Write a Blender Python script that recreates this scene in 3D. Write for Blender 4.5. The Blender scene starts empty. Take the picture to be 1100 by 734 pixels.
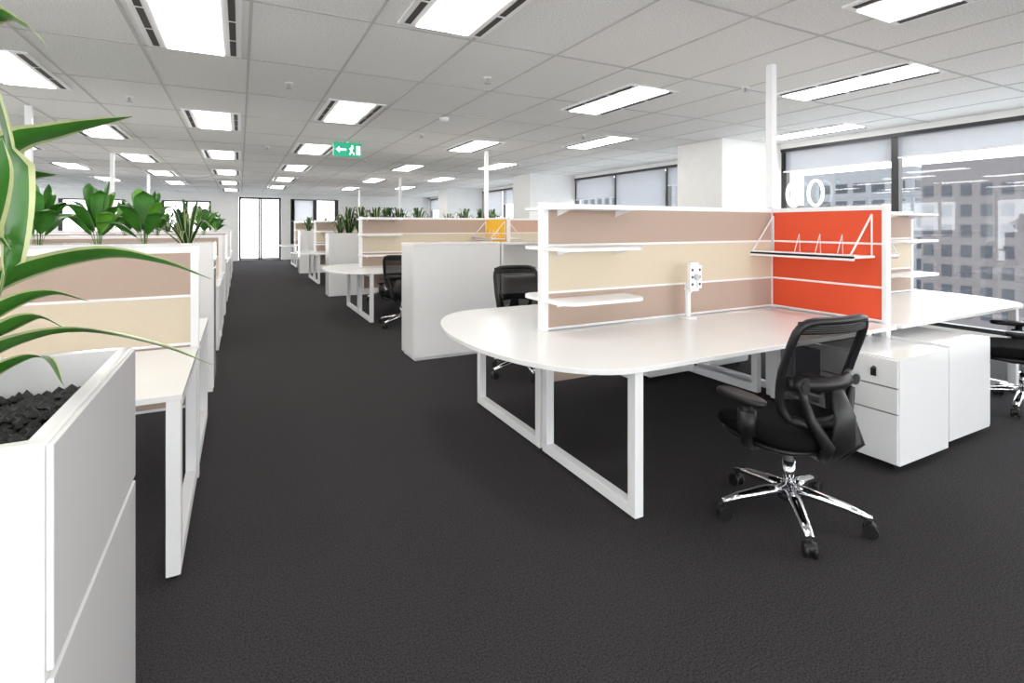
import bpy, math, random
from mathutils import Vector, Matrix
random.seed(7)
sc = bpy.context.scene
COL = sc.collection

# ---------------------------------------------------------------- materials
def mat(name, col, rough=0.5, metal=0.0, noise=0.0, nscale=50, bump=0.0, emit=None, estr=0, spec=0.5, coat=0, detail=4, lo=.3, hi=.7):
    m = bpy.data.materials.new(name); m.use_nodes = True
    nt = m.node_tree; b = nt.nodes['Principled BSDF']
    b.inputs['Base Color'].default_value = (*col, 1)
    b.inputs['Roughness'].default_value = rough
    b.inputs['Metallic'].default_value = metal
    b.inputs['Specular IOR Level'].default_value = spec
    b.inputs['Coat Weight'].default_value = coat
    if emit:
        b.inputs['Emission Color'].default_value = (*emit, 1)
        b.inputs['Emission Strength'].default_value = estr
    if noise > 0 or bump > 0:
        tc = nt.nodes.new('ShaderNodeTexCoord')
        n = nt.nodes.new('ShaderNodeTexNoise'); n.inputs['Scale'].default_value = nscale
        n.inputs['Detail'].default_value = detail
        nt.links.new(tc.outputs['Object'], n.inputs['Vector'])
        if noise > 0:
            r = nt.nodes.new('ShaderNodeValToRGB')
            r.color_ramp.elements[0].position = lo; r.color_ramp.elements[1].position = hi
            cl = [max(0, c*(1-noise)) for c in col]; ch = [min(1, c*(1+noise)) for c in col]
            r.color_ramp.elements[0].color = (*cl, 1); r.color_ramp.elements[1].color = (*ch, 1)
            nt.links.new(n.outputs['Fac'], r.inputs['Fac'])
            nt.links.new(r.outputs['Color'], b.inputs['Base Color'])
        if bump > 0:
            bp = nt.nodes.new('ShaderNodeBump'); bp.inputs['Strength'].default_value = bump
            bp.inputs['Distance'].default_value = 0.01
            nt.links.new(n.outputs['Fac'], bp.inputs['Height'])
            nt.links.new(bp.outputs['Normal'], b.inputs['Normal'])
    return m

def mix_transparent(name, col, fac, rough=0.05, kind='glossy'):
    m = bpy.data.materials.new(name); m.use_nodes = True
    nt = m.node_tree; nt.nodes.clear()
    o = nt.nodes.new('ShaderNodeOutputMaterial'); mx = nt.nodes.new('ShaderNodeMixShader')
    t = nt.nodes.new('ShaderNodeBsdfTransparent')
    if kind == 'glossy':
        g = nt.nodes.new('ShaderNodeBsdfGlossy'); g.inputs['Roughness'].default_value = rough
    elif kind == 'translucent':
        g = nt.nodes.new('ShaderNodeBsdfTranslucent')
    else:
        g = nt.nodes.new('ShaderNodeBsdfDiffuse')
    g.inputs['Color'].default_value = (*col, 1)
    mx.inputs[0].default_value = fac
    nt.links.new(t.outputs[0], mx.inputs[1]); nt.links.new(g.outputs[0], mx.inputs[2])
    nt.links.new(mx.outputs[0], o.inputs[0])
    return m

WHITE = mat('white_laminate', (0.88, 0.88, 0.87), 0.2, noise=0.01, nscale=3)
GLOSSW = mat('white_powdercoat', (0.88, 0.88, 0.88), 0.10, noise=0.01, nscale=3, coat=.4)
METW = mat('white_metal', (0.88, 0.88, 0.89), 0.3)
WALLM = mat('wall_paint', (0.88, 0.88, 0.86), 0.8, noise=0.02, nscale=8)
TILE = mat('ceiling_tile', (0.77, 0.76, 0.735), 0.95, noise=0.17, nscale=110, bump=0.12, lo=.35, hi=.62)
TBAR = mat('ceiling_tbar', (0.50, 0.49, 0.47), 0.6)
CARPET = mat('carpet', (0.030, 0.0278, 0.0295), 0.98, noise=0.6, nscale=160, bump=0.5, spec=0.1, detail=3, lo=.33, hi=.67)
TAN = mat('fabric_tan', (0.44, 0.325, 0.26), 0.9, noise=0.05, nscale=300, bump=0.1)
CREAM = mat('fabric_cream', (0.65, 0.555, 0.415), 0.9, noise=0.04, nscale=300, bump=0.1)
ORANGE = mat('fabric_orange', (0.76, 0.068, 0.018), 0.85, noise=0.04, nscale=300)
YELLOW = mat('fabric_yellow', (0.85, 0.43, 0.012), 0.85, noise=0.04, nscale=300)
PINK = mat('fabric_salmon', (0.60, 0.37, 0.28), 0.85, noise=0.04, nscale=300)
BLACK = mat('black_plastic', (0.006, 0.006, 0.0065), 0.42, spec=.35)
BLACKF = mat('black_fabric', (0.005, 0.005, 0.0055), 0.95, noise=0.2, nscale=200, bump=0.1, spec=.08)
CHROME = mat('chrome', (0.80, 0.80, 0.82), 0.12, metal=1.0)
GREYM = mat('grey_metal', (0.45, 0.45, 0.46), 0.35, metal=0.7)
DARKF = mat('window_frame_dark', (0.012, 0.012, 0.014), 0.4)
DARK = mat('slot_dark', (0.03, 0.025, 0.02), 0.7)
SOIL = mat('black_gravel', (0.004, 0.004, 0.0045), 0.6, noise=0.5, nscale=60, bump=0.5)
LAMP = mat('light_diffuser', (1, 1, 1), 0.5, emit=(1.0, 0.96, 0.90), estr=10.0)
GREENLEAF = mat('leaf_green', (0.035, 0.16, 0.015), 0.35, noise=0.35, nscale=9)
GREENLIGHT = mat('leaf_light_green', (0.11, 0.34, 0.025), 0.35, noise=0.3, nscale=9)
GREENDARK = mat('leaf_dark_green', (0.015, 0.065, 0.014), 0.4, noise=0.3, nscale=12)
LEAFCREAM = mat('leaf_cream', (0.55, 0.60, 0.27), 0.4, noise=0.15, nscale=20)
SIGN = mat('sign_green', (0.0, 0.30, 0.16), 0.4, emit=(0.0, 0.42, 0.22), estr=0.5)
SIGNW = mat('sign_white', (0.9, 0.9, 0.9), 0.4, emit=(1, 1, 1), estr=0.8)
GLASS = mix_transparent('window_glass', (0.9, 0.95, 1.0), 0.04, 0.02)
BLIND = mix_transparent('blind_fabric', (0.36, 0.36, 0.37), 0.82, kind='translucent')
MESHF = mix_transparent('chair_mesh', (0.008, 0.008, 0.009), 0.88, kind='diffuse')
BRICK = mat('exterior_brick', (0.056, 0.050, 0.051), 0.9, noise=0.08, nscale=2)
CONC = mat('exterior_concrete', (0.11, 0.115, 0.122), 0.9, noise=0.08, nscale=1)
EXTWIN = mat('exterior_window', (0.020, 0.022, 0.027), 0.5, spec=.15)
GROUND = mat('exterior_street', (0.6, 0.6, 0.6), 0.9, noise=0.1, nscale=0.5)

# ---------------------------------------------------------------- mesh builder
class M:
    def __init__(s): s.v=[]; s.f=[]; s.mi=[]; s.sm=[]; s.mats=[]
    def m(s, mt):
        if mt not in s.mats: s.mats.append(mt)
        return s.mats.index(mt)
    def face(s, idx, mt, smooth=False):
        s.f.append(tuple(idx)); s.mi.append(s.m(mt)); s.sm.append(smooth)
    def box(s, x0,y0,z0,x1,y1,z1, mt):
        if x0>x1: x0,x1=x1,x0
        if y0>y1: y0,y1=y1,y0
        if z0>z1: z0,z1=z1,z0
        b=len(s.v)
        s.v += [(x0,y0,z0),(x1,y0,z0),(x1,y1,z0),(x0,y1,z0),(x0,y0,z1),(x1,y0,z1),(x1,y1,z1),(x0,y1,z1)]
        for q in [(0,3,2,1),(4,5,6,7),(0,1,5,4),(1,2,6,5),(2,3,7,6),(3,0,4,7)]:
            s.face([b+i for i in q], mt)
    def tube(s, pts, r, mt, n=10, closed=False, flat=1.0):
        pts=[Vector(p) for p in pts]; N=len(pts); b=len(s.v)
        rs = r if isinstance(r,(list,tuple)) else [r]*N
        prev=None
        for i,p in enumerate(pts):
            if closed: t=pts[(i+1)%N]-pts[i-1]
            else: t=pts[min(i+1,N-1)]-pts[max(i-1,0)]
            t.normalize()
            if prev is None:
                ref=Vector((0,0,1)) if abs(t.z)<0.9 else Vector((0,1,0))
                a=t.cross(ref).normalized()
            else:
                a=(prev-t*prev.dot(t)).normalized()
            prev=a; c=t.cross(a)
            for k in range(n):
                an=2*math.pi*k/n
                s.v.append(tuple(p+a*math.cos(an)*rs[i]+c*math.sin(an)*rs[i]*flat))
        for i in range(N if closed else N-1):
            j=(i+1)%N
            for k in range(n):
                l=(k+1)%n
                s.face([b+i*n+k,b+i*n+l,b+j*n+l,b+j*n+k], mt, True)
        if not closed:
            s.face([b+k for k in range(n)][::-1], mt); s.face([b+(N-1)*n+k for k in range(n)], mt)
    def prism(s, outline, z0, z1, mt, smooth=False):
        b=len(s.v); n=len(outline)
        s.v += [(x,y,z0) for x,y in outline]+[(x,y,z1) for x,y in outline]
        s.face([b+i for i in range(n)][::-1], mt); s.face([b+n+i for i in range(n)], mt)
        for i in range(n):
            j=(i+1)%n; s.face([b+i,b+j,b+n+j,b+n+i], mt, smooth)
    def pillow(s, cx,cy,w,d,z0,z1,mt,p=4.0,n=28,fn=None):
        h=z1-z0; prof=[(0,.88),(.12,.96),(.35,1.0),(.65,1.0),(.85,.96),(.96,.88),(1.0,.7),(1.0,.35)]
        b=len(s.v)
        for (hz,sc_) in prof:
            for k in range(n):
                a=2*math.pi*k/n; c=math.cos(a); si=math.sin(a)
                r=(abs(c)**p+abs(si)**p)**(-1/p)
                x=cx+w/2*sc_*c*r; y=cy+d/2*sc_*si*r; z=z0+h*hz
                if fn: z+=fn(x,y)
                s.v.append((x,y,z))
        for i in range(len(prof)-1):
            for k in range(n):
                l=(k+1)%n; s.face([b+i*n+k,b+i*n+l,b+(i+1)*n+l,b+(i+1)*n+k], mt, True)
        s.face([b+k for k in range(n)][::-1], mt, True)
        s.face([b+(len(prof)-1)*n+k for k in range(n)], mt, True)
    def blade(s, pts, width, mc, me, segs=16, fold=0.25, broad=False, side=None, tilt=0.0):
        P=[Vector(p) for p in pts]; P=[P[0]*2-P[1]]+P+[P[-1]*2-P[-2]]
        out=[]; nn=len(P)-3
        for i in range(segs+1):
            u=i/segs*nn; k=min(int(u),nn-1); t=u-k
            a,b_,c,d=P[k:k+4]
            out.append(0.5*((2*b_)+(c-a)*t+(2*a-5*b_+4*c-d)*t*t+(3*b_-a-3*c+d)*t**3))
        b=len(s.v)
        for i,p in enumerate(out):
            t=(out[min(i+1,segs)]-out[max(i-1,0)]).normalized()
            if side: sd=Vector(side)
            else:
                sd=t.cross(Vector((0,0,1)))
                if sd.length<0.15: sd=t.cross(Vector((1,0.3,0)))
            sd.normalize()
            if tilt:
                up=sd.cross(t).normalized()
                sd=(sd+up*tilt).normalized()
            nm=sd.cross(t).normalized()
            u=i/segs
            w = (math.sin(math.pi*min(1,max(0,(u-.25)/.75)))**.7 if u>.25 else .0)+.05 if broad else (min(1,.45+u*2)*(1-u**3.2)+0.02)
            w*=width/2
            for q in (-1,-.72,0,.72,1):
                s.v.append(tuple(p+sd*w*q+nm*abs(q)*w*fold))
        for i in range(segs):
            for q in range(4):
                s.face([b+i*5+q,b+i*5+q+1,b+(i+1)*5+q+1,b+(i+1)*5+q], me if q in(0,3) else mc, True)
    def build(s, name, loc=(0,0,0), rot=0, bevel=0.0, parent=None):
        me=bpy.data.meshes.new(name); me.from_pydata(s.v,[],s.f)
        for mt in s.mats: me.materials.append(mt)
        me.polygons.foreach_set('material_index', s.mi); me.polygons.foreach_set('use_smooth', s.sm)
        me.update()
        return place(me, name, loc, rot, bevel, parent)

def place(me, name, loc=(0,0,0), rot=0, bevel=0.0, parent=None, scale=1):
    o=bpy.data.objects.new(name, me); COL.objects.link(o)
    o.location=loc; o.rotation_euler=(0,0,rot); o.scale=(scale,)*3
    if bevel>0:
        bm=o.modifiers.new('bevel','BEVEL'); bm.width=bevel; bm.segments=2; bm.limit_method='ANGLE'; bm.angle_limit=math.radians(40)
        bm.harden_normals=False
    if parent: o.parent=parent
    return o

# ---------------------------------------------------------------- room shell
XL,XR,YB,YF,ZC = -8.0,7.75,-3.4,23.3,2.7
a=M(); a.box(XL-.2,YB-.2,-.12,XR+.2,YF+.2,0,CARPET); a.build('floor')
a=M(); a.box(XL-.2,YB-.2,ZC,XR+.2,YF+.2,ZC+.15,TILE); a.build('ceiling')
a=M()
x=-7.64
while x<XR:
    a.box(x-.010,YB,ZC-.004,x+.010,YF,ZC+.001,TBAR); x+=.7
y=-2.6
while y<YF:
    a.box(XL,y-.010,ZC-.0045,XR,y+.010,ZC+.001,TBAR); y+=1.2
a.build('trim_ceiling_grid')

a=M(); a.box(XR,YB-.2,0,XR+.2,YF+.2,.12,WALLM); a.box(XR,YB-.2,2.62,XR+.2,YF+.2,ZC,WALLM)
cols=[-.4,5.45,11.3,17.15]
for c in cols: a.box(6.4,c,0,XR+.2,c+.9,ZC,WALLM)
a.box(XR,23.0,0,XR+.2,YF,ZC,WALLM); a.box(XR,YB,0,XR+.2,-3.3,ZC,WALLM)
a.build('wall_right')
a=M()
for c in cols:
    a.box(6.385,c-.015,0,XR,c,.09,WHITE); a.box(6.385,c,0,6.4,c+.915,.09,WHITE)
a.build('baseboard_right')
wn=[0]
def window(x, y0, y1, z0, z1, n, blinds, axis='Y', thick=.06):
    wn[0]+=1; a=M(); W=(y1-y0)/n
    def bx(u0,d0,z0_,u1,d1,z1_,mt):
        if axis=='Y': a.box(x+d0,u0,z0_,x+d1,u1,z1_,mt)
        else: a.box(u0,x+d0,z0_,u1,x+d1,z1_,mt)
    for i in range(n+1):
        u=y0+W*i; u=min(max(u,y0+thick/2),y1-thick/2)
        bx(u-thick/2,.02,z0,u+thick/2,.12,z1,DARKF)
    bx(y0,.02,z0,y1,.12,z0+.05,DARKF); bx(y0,.0,z1-.05,y1,.12,z1,DARKF)
    bx(y0,.06,z0,y1,.066,z1,GLASS)
    for i,h in enumerate(blinds):
        if h>0:
            bx(y0+W*i+.04,.012,z1-h,y0+W*(i+1)-.04,.015,z1-.04,BLIND)
            bx(y0+W*i+.04,.005,z1-h-.02,y0+W*(i+1)-.04,.02,z1-h,METW)
    a.build('window_%d'%wn[0])
window(XR,-3.3,-.4,.12,2.62,2,[.4,.4])
window(XR,.5,5.45,.12,2.62,3,[.45,.32,.36],thick=.09)
window(XR,6.35,11.3,.12,2.62,3,[.4,.9,.55],thick=.07)
window(XR,12.2,17.15,.12,2.62,3,[.5,.5,.9])
window(XR,18.05,23.0,.12,2.62,3,[.5,.5,.5])

a=M(); a.box(XL-.2,YB-.2,0,XL,YF+.2,.12,WALLM); a.box(XL-.2,YB-.2,2.62,XL,YF+.2,ZC,WALLM)
for c in (-3.4,2.5,8.4,14.3,20.2): a.box(XL-.2,c,0,XL+.6,c+.9,ZC,WALLM)
a.build('wall_left')
for c in (-2.5,3.4,9.3,15.2): window(XL-.14,c,c+5.0,.12,2.62,3,[.3,.3,.3])  # left wall is out of view; its windows are put in for daylight
a=M(); a.box(XL,YB-.2,0,XR,YB,.2,WALLM); a.box(XL,YB-.2,2.62,XR,YB,ZC,WALLM)
for c in (-8,-3,2,6.75): a.box(c,YB-.2,.2,c+1,YB,2.62,WALLM)
a.build('wall_back')
for c,d in ((-7,-3),(-2,2),(3,6.75)): window(YB-.14,c,d,.2,2.62,3,[.2,.2,.2],axis='X')  # unseen windows behind the camera, added to give fill light

a=M()
ops=[(-5.6,-3.7,.3,2.35),(-2.6,-1.0,.3,2.35),(-.05,1.5,0,2.55),(1.85,3.75,.3,2.5)]
xx=XL
for o0,o1,z0,z1 in ops:
    a.box(xx,YF,0,o0,YF+.2,ZC,WALLM); a.box(o0,YF,z1,o1,YF+.2,ZC,WALLM)
    if z0>0: a.box(o0,YF,0,o1,YF+.2,z0,WALLM)
    xx=o1
a.box(xx,YF,0,XR,YF+.2,ZC,WALLM)
a.build('wall_far')
window(YF-.0,-5.6,-3.7,.3,2.35,2,[.0,.0],axis='X',thick=.12)
window(YF-.0,-2.6,-1.0,.3,2.35,2,[.0,.0],axis='X',thick=.08)
window(YF-.0,1.85,3.75,.3,2.5,2,[.9,.0],axis='X',thick=.16)
a=M()
for u,w_ in ((-.045,.08),(.65,.06),(.73,.06),(1.41,.08)): a.box(u,YF+.01,0.005,u+w_,YF+.1,2.54,DARKF)
a.box(-.045,YF+.01,2.46,1.49,YF+.1,2.54,DARKF); a.box(-.045,YF+.01,0.005,1.49,YF+.1,.1,GREYM)
a.box(0,YF+.03,0.05,1.45,YF+.04,2.5,GLASS)
for u in (.60,.86): a.tube([(u,YF-.04,.85),(u,YF-.04,1.35)],.012,CHROME)
a.build('door_1')
a=M(); a.box(XL,YF-.015,0,-.06,YF,.09,WHITE); a.box(1.52,YF-.015,0,XR,YF,.09,WHITE); a.build('baseboard_far')

# ---------------------------------------------------------------- ceiling lights
a=M()
a.box(-.3,-.6,-.012,.3,.6,0,METW)
a.box(-.18,-.58,-.017,.18,.58,-.010,LAMP)
for sx in (-1,1):
    for q in range(3):
        y0=-.56+q*.385
        a.box(sx*.225,y0,-.016,sx*.265,y0+.35,-.011,DARK)
first=a.build('ceiling_light',(-.29,3.97,ZC)); LM=first.data
pos=[]
for k in range(1,6): pos.append((-.29,3.97+3.5*k))
pos.append((-.29,.4))
pos += [(1.2,-.5),(1.2,2.72)]
for k in range(5): pos.append((1.11,6.24+3.22*k))
pos += [(3.5,1.25),(3.5,4.35),(3.4,7.9),(3.35,11.5),(3.4,15.1),(3.4,18.7)]
pos += [(5.02,-.9),(5.02,2.8),(5.0,6.65),(5.0,10.3),(5.0,13.9),(5.0,17.5)]
pos += [(7.1,2.0-.4),(7.1,4.5)]
for k in range(7): pos.append((-1.73,-.6+3.2*k))
for k in range(6): pos.append((-3.25,.5+3.5*k))
for k in range(6): pos.append((-4.9,-.6+3.5*k))
for k in range(6): pos.append((-6.6,.5+3.5*k))
for p in pos: place(LM,'ceiling_light',(p[0],p[1],ZC))
a=M(); a.tube([(0,0,0),(0,0,-.01)],.035,METW,16); a.tube([(0,0,-.01),(0,0,-.05)],.012,GREYM,8); a.tube([(0,0,-.05),(0,0,-.055)],.03,GREYM,12)
s0=a.build('sprinkler_head',(4.25,3.35,ZC))
for p in ((1.95,4.2),(.4,5.2),(2.3,7.2),(.4,9.5),(4.4,6.2),(-1,6.5),(2.2,10.5)): place(s0.data,'sprinkler_head',(p[0],p[1],ZC))
a=M(); a.tube([(0,0,0),(0,0,-.03),(0,0,-.045)],[.06,.055,.03],METW,20); a.build('smoke_detector',(2.2,6.0,ZC))

# exit sign
a=M()
a.box(-.21,-.025,-.24,.21,.025,-.03,SIGN); a.box(-.02,-.01,-.04,.02,.01,0,METW)
def flat(pts):
    b=len(a.v); a.v += [(x,-.027,z) for x,z in pts]; a.face([b+i for i in range(len(pts))], SIGNW)
flat([(-.18,-.135),(-.12,-.185),(-.12,-.15),(-.02,-.15),(-.02,-.12),(-.12,-.12),(-.12,-.085)])
flat([(.13,-.21),(.19,-.21),(.19,-.07),(.13,-.07)])
flat([(.055,-.06),(.08,-.06),(.08,-.085),(.055,-.085)])
flat([(.035,-.16),(.06,-.16),(.09,-.095),(.05,-.095),(.02,-.12),(.03,-.13),(.045,-.12)])
flat([(.02,-.21),(.035,-.215),(.075,-.155),(.05,-.15)])
flat([(.06,-.155),(.1,-.18),(.1,-.215),(.085,-.215),(.085,-.19),(.05,-.165)])
a.build('exit_sign',(1.48,8.36,ZC))

# ---------------------------------------------------------------- right workstation clusters
def frame_leg(a, X, y0, y1, zt=.70, w=.055):
    a.box(X-.025,y0,.018,X+.025,y0+w,zt,METW); a.box(X-.025,y1-w,.018,X+.025,y1,zt,METW)
    a.box(X-.025,y0+w,.018,X+.025,y1-w,.018+w,METW); a.box(X-.025,y0+w,zt-.04,X+.025,y1-w,zt,METW)
    for y in (y0+w/2,y1-w/2): a.tube([(X,y,0),(X,y,.02)],.02,BLACK,12)

def desk_D(sx, X0, Xj, S):
    a=M(); n=36; pts=[]
    for i in range(n+1):
        t=math.pi*i/n
        pts.append((X0-sx*.56*math.sin(t)**.85, S+.02-.955*math.cos(t)))
    out=[(Xj,S-.935)]+pts+[(Xj,S+.975)]
    if sx>0: out=out[::-1]
    a.prism(out,.70,.725,WHITE)
    frame_leg(a,X0-sx*.03,S-.915,S-.075); frame_leg(a,X0-sx*.03,S-.045,S+.90)
    frame_leg(a,Xj-sx*.06,S-.80,S-.075); frame_leg(a,Xj-sx*.06,S+.045,S+.85)
    a.box(X0+sx*.05,S-.012,.40,Xj-sx*.12,S+.012,.70,TAN)
    a.box(X0+sx*.5,S-.16,.52,Xj-sx*.2,S-.05,.54,METW)
    return a.build('office_desk',bevel=.003)

def rail_panel(a, x0,y0,x1,y1, bands, top, axis, t=.022):
    for z0,z1,mt in bands:
        if axis=='X': a.box(x0,y0-t,z0+.006,x1,y0+t,z1-.006,mt)
        else: a.box(x0-t,y0,z0+.006,x0+t,y1,z1-.006,mt)
    zs=[b[0] for b in bands]+[bands[-1][1]]
    for z in zs:
        h=.016 if z==zs[-1] else .007
        if axis=='X': a.box(x0,y0-t-.004,z-h,x1,y0+t+.004,z+h,METW)
        else: a.box(x0-t-.004,y0,z-h,x0+t+.004,y1,z+h,METW)

def wing_shelf(X, S, z, sx=1, L=.62, D=.25, sides=(-1,1)):
    a=M()
    for sd in sides:
        n=8
        x0=X-sx*.02; x1=X+sx*L
        y0=S+sd*.03; y1=S+sd*(.03+D)
        r=.11
        o=[(x0,y0)]
        for i in range(n+1):
            t=math.pi/2*i/n
            o.append((x0+sx*(r-r*math.cos(t)), y1-sd*(r-r*math.sin(t))))
        for i in range(n+1):
            t=math.pi/2*i/n
            o.append((x1-sx*(r-r*math.sin(t)), y1-sd*(r-r*math.cos(t))))
        o.append((x1,y0))
        ar=sum(o[i][0]*o[(i+1)%len(o)][1]-o[(i+1)%len(o)][0]*o[i][1] for i in range(len(o)))
        if ar<0: o=o[::-1]
        a.prism(o,z-.010,z+.010,METW)
        for xb in (X+sx*.08,X+sx*(L-.08)):
            b=len(a.v)
            a.v += [(xb,y0,z-.008),(xb,y0,z-.05),(xb,S+sd*(.03+D*.7),z-.008)]
            a.face([b,b+1,b+2],METW)
    return a.build('partition_shelf')

def cluster(S, cross_mat, right_bands=None):
    XJ=3.85
    desk_D(1,1.68,XJ-.03,S); desk_D(-1,5.66,XJ+.03,S)
    bands=[(.74,.965,TAN),(.965,1.26,CREAM),(1.26,1.505,TAN)]
    a=M()
    rail_panel(a,1.70,S,XJ-.03,S,bands,1.52,'X')
    a.box(1.655,S-.028,.725,1.70,S+.028,1.53,METW)
    rb=right_bands or bands
    rail_panel(a,XJ+.03,S,5.95,S,rb,1.52,'X'); a.box(5.95,S-.028,.725,5.99,S+.028,1.53,METW)
    a.build('partition_screen',bevel=.002)
    for sd in (-1,1):
        a=M()
        y0,y1=(S-.84,S-.03) if sd<0 else (S+.03,S+.84)
        cm=cross_mat if sd<0 else TAN
        rail_panel(a,XJ,y0,XJ,y1,[(.74,.965,cm),(.965,1.26,cm),(1.26,1.505,cm)],1.52,'Y')
        ye=y0-.03 if sd<0 else y1
        a.box(XJ-.028,ye,.60,XJ+.028,ye+.03,1.53,METW)
        a.build('partition_cross_screen',bevel=.002)
    for z in (.92,1.24,1.49):
        wing_shelf(1.68,S,z,1); wing_shelf(5.97,S,z,-1)
    for sx in (-1,1):
        a=M(); x0=XJ+sx*.03; x1=XJ+sx*.28
        a.box(x0,S-.80,1.165,x1,S-.02,1.180,METW); a.box(x1-sx*.012,S-.80,1.15,x1,S-.02,1.19,METW)
        for yb in (S-.78,S-.04):
            a.tube([(x1,yb,1.185),(x0,yb,1.46)],.006,METW,8); a.tube([(x0,yb,1.165),(x0,yb,1.46)],.006,METW,8)
        for yb in (S-.60,S-.44,S-.28):
            a.tube([(x0+sx*.02,yb,1.18),(x0+sx*.03,yb,1.32),(x0+sx*.09,yb,1.18)],.0028,METW,6)
        a.build('wall_hung_shelf')
    a=M(); a.box(XJ-.028,S-.028,0,XJ+.028,S+.028,1.53,METW); a.box(XJ-.03,S-.03,1.53,XJ+.03,S+.03,ZC,METW)
    a.build('power_pole',bevel=.006)

cluster(2.79,ORANGE); cluster(8.34,YELLOW,[(.74,.965,TAN),(.965,1.26,CREAM),(1.26,1.505,PINK)])
cluster(13.9,TAN,[(.74,.965,TAN),(.965,1.26,CREAM),(1.26,1.505,PINK)]); cluster(19.4,TAN)

# monitor arm
a=M()
a.pillow(0,0,.12,.10,0,.02,METW); a.tube([(0,0,.02),(0,0,.26)],.02,METW,16)
a.tube([(0,0,.20),(0,-.01,.21)],.028,METW,16)
a.box(-.025,-.05,.20,.055,-.02,.40,METW); a.box(-.04,-.062,.22,.0,-.045,.38,METW); a.box(.03,-.062,.22,.07,-.045,.38,METW)
for x in (-.02,.05):
    for z in (.25,.30,.35): a.tube([(x,-.064,z),(x,-.061,z)],.010,DARK,10)
a.tube([(.015,-.05,.30),(.015,-.08,.30)],.02,GREYM,14)
a.build('monitor_arm',(2.80,2.68,.725),bevel=.003)

# ---------------------------------------------------------------- pedestals
def pedestal(name,x0,y0,x1,y1,face='-X',z1=.64):
    a=M(); a.box(x0,y0,.045,x1,y1,z1,GLOSSW)
    for cx in (x0+.06,x1-.06):
        for cy in (y0+.06,y1-.06): a.tube([(cx,cy-.012,.022),(cx,cy+.012,.022)],.022,BLACK,12)
        for cy in (y0+.06,y1-.06): a.box(cx-.012,cy-.012,.03,cx+.012,cy+.012,.046,GREYM)
    xf=x0 if face=='-X' else x1; s=-1 if face=='-X' else 1
    zs=[.05,.33,.475,z1-.005]
    a.box(xf,y0+.01,.05,xf+s*.003,y1-.01,z1-.01,DARK)
    for i in range(3):
        a.box(xf+s*.003,y0+.004,zs[i]+.004,xf+s*.018,y1-.004,zs[i+1]-.004,GLOSSW)
    a.tube([(xf+s*.018,y0+.12,z1-.07),(xf+s*.023,y0+.12,z1-.07)],.013,CHROME,14)
    a.tube([(xf+s*.023,y0+.12,z1-.07),(xf+s*.05,y0+.12,z1-.07)],.006,BLACK,8)
    a.box(xf+s*.028,y0+.105,z1-.115,xf+s*.034,y0+.135,z1-.07,BLACK)
    a.build(name,bevel=.004)
pedestal('drawer_pedestal',3.24,1.56,3.78,2.00); pedestal('drawer_pedestal',3.89,1.60,4.43,2.03,'+X')
pedestal('drawer_pedestal',3.2,3.50,3.74,3.92); pedestal('drawer_pedestal',3.93,3.5,4.47,3.92,'+X')
for S in (8.34,13.9,19.4):
    pedestal('drawer_pedestal',3.24,S-1.2,3.78,S-.83); pedestal('drawer_pedestal',3.24,S+.75,3.78,S+1.15)

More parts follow.
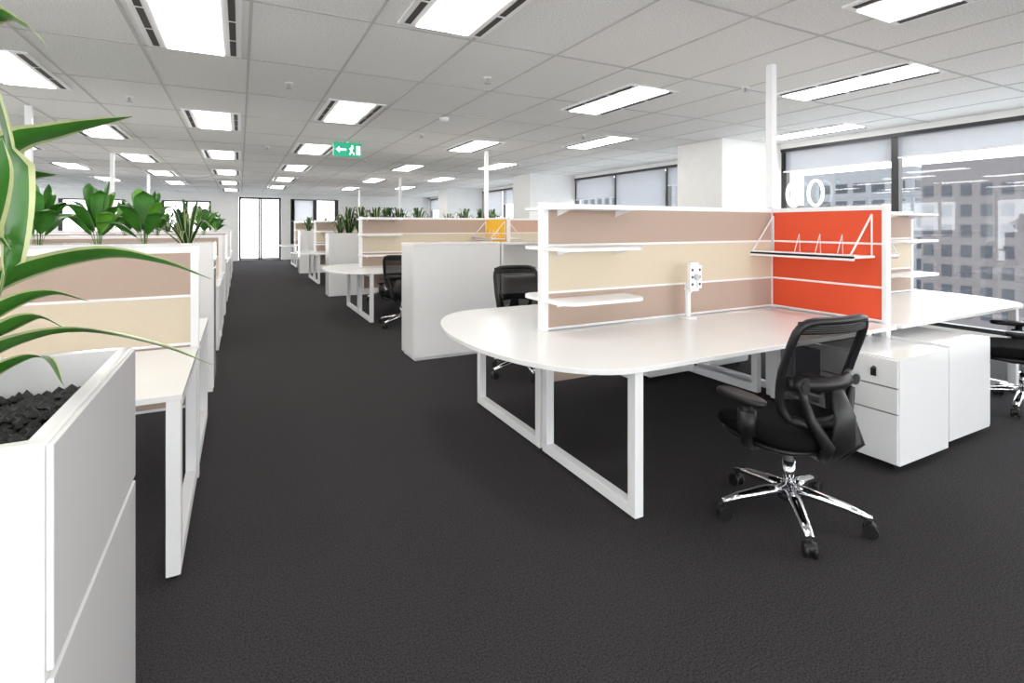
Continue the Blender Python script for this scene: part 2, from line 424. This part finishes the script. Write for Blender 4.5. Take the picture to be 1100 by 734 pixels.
# ---------------------------------------------------------------- chairs
def superel(a_,p):
    c=math.cos(a_); s=math.sin(a_); r=(abs(c)**p+abs(s)**p)**(-1/p); return c*r,s*r
def backpt(u,v,off=0):
    x=.215*u*(1-.12*max(0,-v)); z=.745+.232*v
    y=-.215-.030*v+.026*math.cos(v*2.2+.9)+.050*u*u - off
    return (x,y,z)
def make_chair():
    a=M()
    for k in range(5):
        an=2*math.pi*k/5+.32; c,s=math.cos(an),math.sin(an)
        a.tube([(c*.02,s*.02,.135),(c*.12,s*.12,.125),(c*.24,s*.24,.105),(c*.325,s*.325,.082)],[.034,.03,.024,.018],CHROME,12,flat=.75)
        px,py=c*.32,s*.32; tx,ty=-s,c
        a.tube([(px,py,.05),(px,py,.09)],.008,BLACK,8)
        for q in (-.012-.012,.012):
            a.tube([(px+tx*q,py+ty*q,.03),(px+tx*(q+.013),py+ty*(q+.013),.03)],.03,BLACK,18)
        a.tube([(px-tx*.026,py-ty*.026,.04),(px+tx*.026,py+ty*.026,.04)],.024,BLACK,14)
    a.tube([(0,0,.09),(0,0,.15)],[.05,.042],CHROME,20); a.tube([(0,0,.15),(0,0,.27)],.028,CHROME,18); a.tube([(0,0,.27),(0,0,.36)],.018,GREYM,14)
    a.pillow(0,0,.20,.26,.345,.395,BLACK); a.tube([(.05,.05,.37),(.25,.05,.36)],.008,BLACK,8)
    a.pillow(0,.03,.49,.47,.375,.41,BLACK,p=3.2,n=36)
    a.pillow(0,.03,.52,.51,.395,.475,BLACKF,p=3.2,n=36,fn=lambda x,y:-.35*max(0,y-.14)**1.3 + .25*x*x)
    for sx in (-1,1):
        a.tube([(sx*.10,0,.375),(sx*.24,0,.375),(sx*.275,-.01,.40),(sx*.285,-.02,.48),(sx*.28,-.02,.585)],[.022,.022,.026,.028,.022],BLACK,12)
        a.tube([(sx*.285,-.02,.44),(sx*.283,-.02,.55)],.034,BLACK,12,flat=1.3)
        a.pillow(sx*.28,.02,.095,.27,.582,.615,BLACK,p=2.6,n=24)
    n=64; loop=[]
    for k in range(n):
        u,v=superel(2*math.pi*k/n,6.5); loop.append(backpt(u,v))
    a.tube(loop,.019,BLACK,8,closed=True)
    rings=[.98,.7,.4,.1]; b=len(a.v)
    for r in rings:
        for k in range(n):
            u,v=superel(2*math.pi*k/n,6.5); a.v.append(backpt(u*r,v*r))
    for i in range(3):
        for k in range(n):
            l=(k+1)%n; a.face([b+i*n+k,b+i*n+l,b+(i+1)*n+l,b+(i+1)*n+k],MESHF,True)
    a.face([b+3*n+k for k in range(n)],MESHF,True)
    for i in range(5):
        a.tube([backpt(u/6*.97,.80+.04*i,.004) for u in range(-6,7)],.010,BLACK,8)
    a.tube([backpt(u/8*.9,-.22,.035*(1-(u/8)**2)+.012) for u in range(-8,9)],.024,BLACK,10,flat=1.3)
    for sx in (-1,1):
        p=backpt(sx*.74,-.22,.02); q=backpt(sx*.74,-.22,.058)
        a.tube([p,q],.036,GREYM if sx>0 else BLACK,20)
        a.tube([q,backpt(sx*.74,-.22,.062)],.024,BLACK,20)
    for sx in (-1,1):
        a.tube([(0.02*sx,-.12,.365),(sx*.05,-.22,.38),(sx*.09,-.27,.44),backpt(sx*.60,-.85,.05),backpt(sx*.72,-.5,.05),backpt(sx*.74,-.22,.04)],[.024,.028,.028,.022,.018,.016],BLACK,12)
    a.tube([(0,-.10,.36),(0,-.22,.37),(0,-.265,.43),(0,-.28,.56),backpt(0,-.22,.045)],[.03,.05,.075,.06,.035],BLACK,14,flat=.35)
    a.tube([backpt(-.80,-.93),backpt(-.6,-1.0,.02),backpt(0,-1.03,.035),backpt(.6,-1.0,.02),backpt(.80,-.93)],.022,BLACK,10)
    return a
c0=make_chair().build('office_chair',(2.315,1.585,0),math.radians(-6)); CM=c0.data
for p,r in [((2.35,4.28),170),((5.27,1.70),28),((5.2,4.2),180),((2.0,7.12),-25),((2.4,9.8),175),((5.0,7.0),10),((5.0,9.8),180),
            ((2.2,12.7),0),((2.4,15.3),180),((-1.2,1.75),10),((-1.3,6.3),0)]:
    place(CM,'office_chair',(p[0],p[1],0),math.radians(r))

# ---------------------------------------------------------------- storage cabinets (right)
def cabinet(x0,y0,x1,y1,h,name='storage_cabinet'):
    a=M(); a.box(x0,y0,.03,x1,y1,h-.025,GLOSSW); a.box(x0-.003,y0-.003,h-.025,x1+.003,y1+.003,h,WHITE)
    a.box(x0+.02,y0+.02,0,x1-.02,y1-.02,.03,METW)
    mx=(x0+x1)/2; a.box(x0+.005,y1-.001,.05,mx-.003,y1+.015,h-.04,GLOSSW); a.box(mx+.003,y1-.001,.05,x1-.005,y1+.015,h-.04,GLOSSW)
    return a.build(name,bevel=.003)
cabinet(1.56,5.15,2.54,5.58,1.20)
def bookcase(x0,y0,x1,y1,h):
    a=M()
    a.box(x0,y1-.02,0,x1,y1,h,GLOSSW); a.box(x0,y0,0,x0+.025,y1-.02,h,GLOSSW); a.box(x1-.025,y0,0,x1,y1-.02,h,GLOSSW)
    for z in (.05,.42,.80,h-.025): a.box(x0+.025,y0+.01,z,x1-.025,y1-.02,z+.025,GLOSSW)
    a.box(x0+.025,y0+.03,0,x1-.025,y1-.02,.05,GLOSSW)
    a.build('open_bookcase',bevel=.002)
bookcase(2.56,5.15,3.44,5.58,1.20); bookcase(3.46,5.15,4.36,5.58,1.20)

# ---------------------------------------------------------------- plants & planters
def planter(x0,y0,x1,y1,h,soil=.06,name='planter_box'):
    a=M(); t=.016
    b=len(a.v)
    def ring(i,z): return [(x0+i,y0+i,z),(x1-i,y0+i,z),(x1-i,y1-i,z),(x0+i,y1-i,z)]
    a.v += ring(0,.0)+ring(0,h)+ring(t,h)+ring(t,h-soil)
    a.face([b+3,b+2,b+1,b],GLOSSW)
    for r in range(3):
        for k in range(4):
            l=(k+1)%4; a.face([b+4*r+k,b+4*r+l,b+4*r+4+l,b+4*r+4+k],GLOSSW)
    a.face([b+12,b+13,b+14,b+15],SOIL)
    a.box(x1,y0+.003,.03,x1+.006,y1-.003,h-.222,GLOSSW)
    a.box(x1,y0+.003,h-.214,x1+.006,y1-.003,h-.003,GLOSSW)
    return a.build(name,bevel=.0015)

def pebbles(x0,y0,x1,y1,z,n,name='planter_pebbles'):
    a=M()
    for i in range(n):
        cx=random.uniform(x0,x1); cy=random.uniform(y0,y1); r=random.uniform(.006,.011)
        b=len(a.v); rr=[r*random.uniform(.7,1.2) for _ in range(6)]
        an=random.uniform(0,3); ca,sa=math.cos(an),math.sin(an); zz=random.uniform(0,.008)
        for k,(dx,dy,dz) in enumerate([(1,0,0),(-1,0,0),(0,1,0),(0,-1,0),(0,0,.8),(0,0,-.8)]):
            a.v.append((cx+(dx*ca-dy*sa)*rr[k],cy+(dx*sa+dy*ca)*rr[k],z+dz*rr[k]+zz))
        for f in [(0,2,4),(2,1,4),(1,3,4),(3,0,4),(2,0,5),(1,2,5),(3,1,5),(0,3,5)]: a.face([b+i_ for i_ in f],SOIL,False)
    return a.build(name)

def lily(h=.5,n=13,seed=1,wid=.115):
    random.seed(seed); a=M()
    for i in range(n):
        an=i*2.399+random.uniform(-.3,.3); t=i/n
        reach=(.05+.25*t)*h/.5*random.uniform(.8,1.15); top=h*(1.0-.5*t)*random.uniform(.85,1.08)
        c,s=math.cos(an),math.sin(an)
        g=random.choice([GREENLEAF,GREENLIGHT,GREENLEAF])
        a.blade([(c*.01,s*.01,-.02),(c*reach*.25,s*reach*.25,top*.45),(c*reach*.65,s*reach*.65,top*.85),(c*reach*1.15,s*reach*1.15,top*(1-.2*t))],
                wid*random.uniform(.8,1.1)*h/.5, g, g, broad=True, fold=.35, side=(-s,c,0))
    return a
def spiky(h=.45,n=26,seed=1):
    random.seed(seed); a=M()
    for i in range(n):
        an=i*2.399+random.uniform(-.3,.3); t=i/n
        reach=(.05+.28*t)*h/.45*random.uniform(.8,1.2); top=h*(1-.6*t*t)*random.uniform(.8,1.05); c,s=math.cos(an),math.sin(an)
        a.blade([(c*.01,s*.01,-.02),(c*reach*.4,s*reach*.4,top*.55),(c*reach*.8,s*reach*.8,top*.95),(c*reach*1.25,s*reach*1.25,top*(.95-.5*t))],
                .035,GREENDARK,random.choice([GREENDARK,GREENLEAF,LEAFCREAM]),segs=8,fold=.2,side=(-s,c,0))
    return a

PH=1.18
planter(-1.9,.625,-.16,1.06,PH); pebbles(-1.0,.66,-.195,1.025,PH-.058,3600)
for yy in (5.0,9.2,13.4,17.6):
    planter(-2.1,yy,-.2,yy+.44,1.24); planter(-4.1,yy,-2.13,yy+.44,1.24)
lilies=[lily(.54,13,s).build('leafy_potted_plant',p) for s,p in ((3,(-1.37,5.22,1.20)),(5,(-1.0,5.2,1.20)),(8,(-.70,5.24,1.20)))]
spk=[spiky(.42,24,s).build('dracaena_plant',p) for s,p in ((2,(-.40,5.22,1.20)),(6,(1.78,10.9,1.20)))]
for i,(x,y) in enumerate([(-1.8,5.2),(-2.6,5.2),(-3.2,5.2),(-.5,9.4),(-.8,9.4),(-1.1,9.4),(-1.5,9.4),(-1.8,9.4),(-2.6,9.4),(-3.0,9.4),(-3.3,9.4),(-.5,13.6),(-1.4,13.6),(-1.9,13.6),(-2.4,13.6)]):
    place(lilies[i%3].data if i%4 else spk[0].data,'leafy_potted_plant' if i%4 else 'dracaena_plant',(x,y,1.20),i*1.3)
for yy in (10.7,16.3):
    for k in range(4): planter(1.54+k*.98,yy,2.50+k*.98,yy+.44,1.24)
for i,x in enumerate((1.95,2.2,2.5,2.75,3.0,3.4,4.1,4.5,4.9,5.2)):
    place(spk[1].data,'dracaena_plant',(x,10.9,1.20),i*1.7,scale=1.5 if i!=6 else 1.2)
for i,x in enumerate((1.8,2.3,3.0)): place(spk[1].data,'dracaena_plant',(x,16.5,1.20),i*1.1,scale=1.2)

# foreground striped dracaena
a=M()
L=[([(-.40,.88,1.11),(-.33,.87,1.25),(-.258,.845,1.312),(-.158,.793,1.344),(-.09,.76,1.337),(-.029,.726,1.315)],.036,.7),
   ([(-.38,.86,1.11),(-.30,.83,1.20),(-.243,.798,1.239),(-.168,.759,1.259),(-.09,.72,1.245),(-.025,.684,1.22)],.040,.3),
   ([(-.40,.90,1.12),(-.35,.91,1.35),(-.272,.892,1.473),(-.209,.859,1.50),(-.122,.814,1.520)],.044,.6),
   ([(-.38,.86,1.12),(-.32,.84,1.30),(-.262,.82,1.40),(-.225,.80,1.435),(-.19,.785,1.44)],.040,.6),
   ([(-.30,.80,1.62),(-.262,.775,1.58),(-.232,.757,1.50),(-.219,.750,1.42),(-.222,.752,1.34),(-.235,.757,1.285)],.052,.9),
   ([(-.42,.9,1.12),(-.36,.87,1.50),(-.275,.85,1.625),(-.232,.832,1.622),(-.206,.818,1.595)],.034,.4),
   ([(-.36,.85,1.11),(-.29,.83,1.18),(-.245,.805,1.214),(-.202,.783,1.228),(-.18,.771,1.195)],.034,.3),
   ([(-.38,.87,1.11),(-.31,.85,1.23),(-.253,.832,1.28),(-.204,.806,1.299),(-.158,.782,1.290)],.030,.6),
   ([(-.37,.85,1.11),(-.30,.82,1.22),(-.245,.805,1.258),(-.207,.785,1.274),(-.170,.768,1.255)],.032,.5),
   ([(-.38,.84,1.11),(-.33,.78,1.30),(-.25,.755,1.37),(-.215,.735,1.355)],.040,.5),
   ([(-.36,.80,1.12),(-.30,.77,1.25),(-.25,.74,1.34),(-.222,.72,1.42),(-.215,.71,1.47)],.044,.3)]
for p,w,tl in L: a.blade(p,w,GREENLEAF,LEAFCREAM,segs=24,fold=.28,tilt=tl)
random.seed(11)
for i in range(26):
    an=random.uniform(1.6,4.4); c,s=math.cos(an),math.sin(an); h=random.uniform(.15,.5); r=random.uniform(.15,.30)
    a.blade([(-.40,.88,1.11),(-.40+c*r*.4,.88+s*r*.3,1.11+h*.7),(-.40+c*r*.8,.88+s*r*.6,1.11+h),(-.40+c*r*1.3,.88+s*r*.9,1.11+h*.8)],.034,GREENLEAF,LEAFCREAM,segs=16)
a.tube([(-.40,.88,1.08),(-.40,.88,1.3),(-.37,.86,1.45),(-.30,.80,1.62)],[.014,.012,.010,.006],GREENDARK,8)
a.build('striped_dracaena_plant')

# ---------------------------------------------------------------- left workstation clusters
def left_cluster(S):
    a=M(); XE=-.2
    a.box(-2.02,S-.955,.70,XE,S-.03,.725,WHITE); a.box(-2.02,S+.03,.70,XE,S+.955,.725,WHITE)
    for X in (XE-.03,-1.98):
        frame_leg(a,X,S-.95,S-.05,w=.065); frame_leg(a,X,S+.05,S+.95,w=.065)
    a.box(-4.0,S-.955,.70,-2.08,S-.03,.725,WHITE); frame_leg(a,-3.95,S-.95,S-.05)
    a.build('office_desk',bevel=.003)
    a=M(); bands=[(.40,.74,TAN),(.74,1.0,CREAM),(1.0,1.25,TAN)]
    rail_panel(a,-2.02,S,XE-.04,S,bands,1.25,'X'); rail_panel(a,-4.0,S,-2.08,S,bands,1.25,'X')
    a.box(XE-.04,S-.028,.0,XE,S+.028,1.27,METW); a.box(-4.04,S-.028,0,-4.0,S+.028,1.27,METW)
    a.build('partition_screen',bevel=.002)
    a=M(); rail_panel(a,-2.05,S-.95,-2.05,S-.03,[(.74,1.0,CREAM),(1.0,1.25,TAN)],1.25,'Y'); a.build('partition_cross_screen')
    a=M(); a.box(-2.075,S-.028,0,-2.025,S+.028,1.3,METW); a.box(-2.08,S-.03,1.3,-2.02,S+.03,ZC,METW); a.build('power_pole',bevel=.006)
for S in (3.35,7.5,11.7,15.9): left_cluster(S)

# window signage
a=M()
for cy in (5.19,4.84):
    a.tube([(7.70,cy+.11*math.cos(t*math.pi/16),1.88+.19*math.sin(t*math.pi/16)) for t in range(32)],.022,SIGNW,6,closed=True)
a.build('window_sign')

# ---------------------------------------------------------------- outside world
def building(x0,y0,x1,y1,h,mt,pz=3.0,py=2.2,ww=1.2,wh=1.6):
    a=M(); a.box(x0,y0,-40,x1,y1,h,mt)
    z=h-2.2
    while z>-20:
        y=y0+1
        while y<y1-ww: a.box(x0-.05,y,z-wh,x0+.02,y+ww,z,EXTWIN); y+=py
        xq=x0+1
        while xq<x1-ww: a.box(xq,y0-.05,z-wh,xq+ww,y0+.02,z,EXTWIN); xq+=py
        z-=pz
    a.build('city_building')
building(60,17.5,78,27,7.5,BRICK,1.9,1.5,.8,1.1)
building(95,44,120,62,11,CONC,3,3,2,1.6); building(85,30,110,43,5,CONC)
building(70,2,90,16,3,CONC); building(60,60,85,90,9,CONC); building(100,100,140,150,16,CONC)
building(75,-30,95,0,10,BRICK); building(110,64,140,95,6,BRICK)
a=M(); a.box(-300,-300,-40.5,300,300,-40,GROUND); a.build('street_ground')

# ---------------------------------------------------------------- light
w=bpy.data.worlds.new('sky_world'); sc.world=w; w.use_nodes=True
nt=w.node_tree; bg=nt.nodes['Background']
tc=nt.nodes.new('ShaderNodeTexCoord'); sp=nt.nodes.new('ShaderNodeSeparateXYZ'); rp=nt.nodes.new('ShaderNodeValToRGB')
nt.links.new(tc.outputs['Generated'],sp.inputs[0]); nt.links.new(sp.outputs['Z'],rp.inputs['Fac'])
rp.color_ramp.elements[0].color=(1.0,1.0,1.0,1); rp.color_ramp.elements[1].color=(.80,.90,1.0,1); rp.color_ramp.elements[1].position=.7
nt.links.new(rp.outputs['Color'],bg.inputs['Color']); bg.inputs['Strength'].default_value=5.5

# ---------------------------------------------------------------- camera
cam=bpy.data.cameras.new('camera'); co=bpy.data.objects.new('camera',cam); COL.objects.link(co); sc.camera=co
cam.sensor_width=36; cam.sensor_fit='HORIZONTAL'; cam.lens=36*559/1100
cam.shift_y=-(367-243)/1100; cam.clip_start=.02; cam.clip_end=600
co.location=(0,0,1.38); co.rotation_euler=(math.radians(90),0,-math.atan2(.463,.886))
try:
    sc.view_settings.view_transform='Standard'; sc.view_settings.look='None'
    sc.view_settings.exposure=0.18; sc.view_settings.gamma=1.12
except Exception as e: print(e)
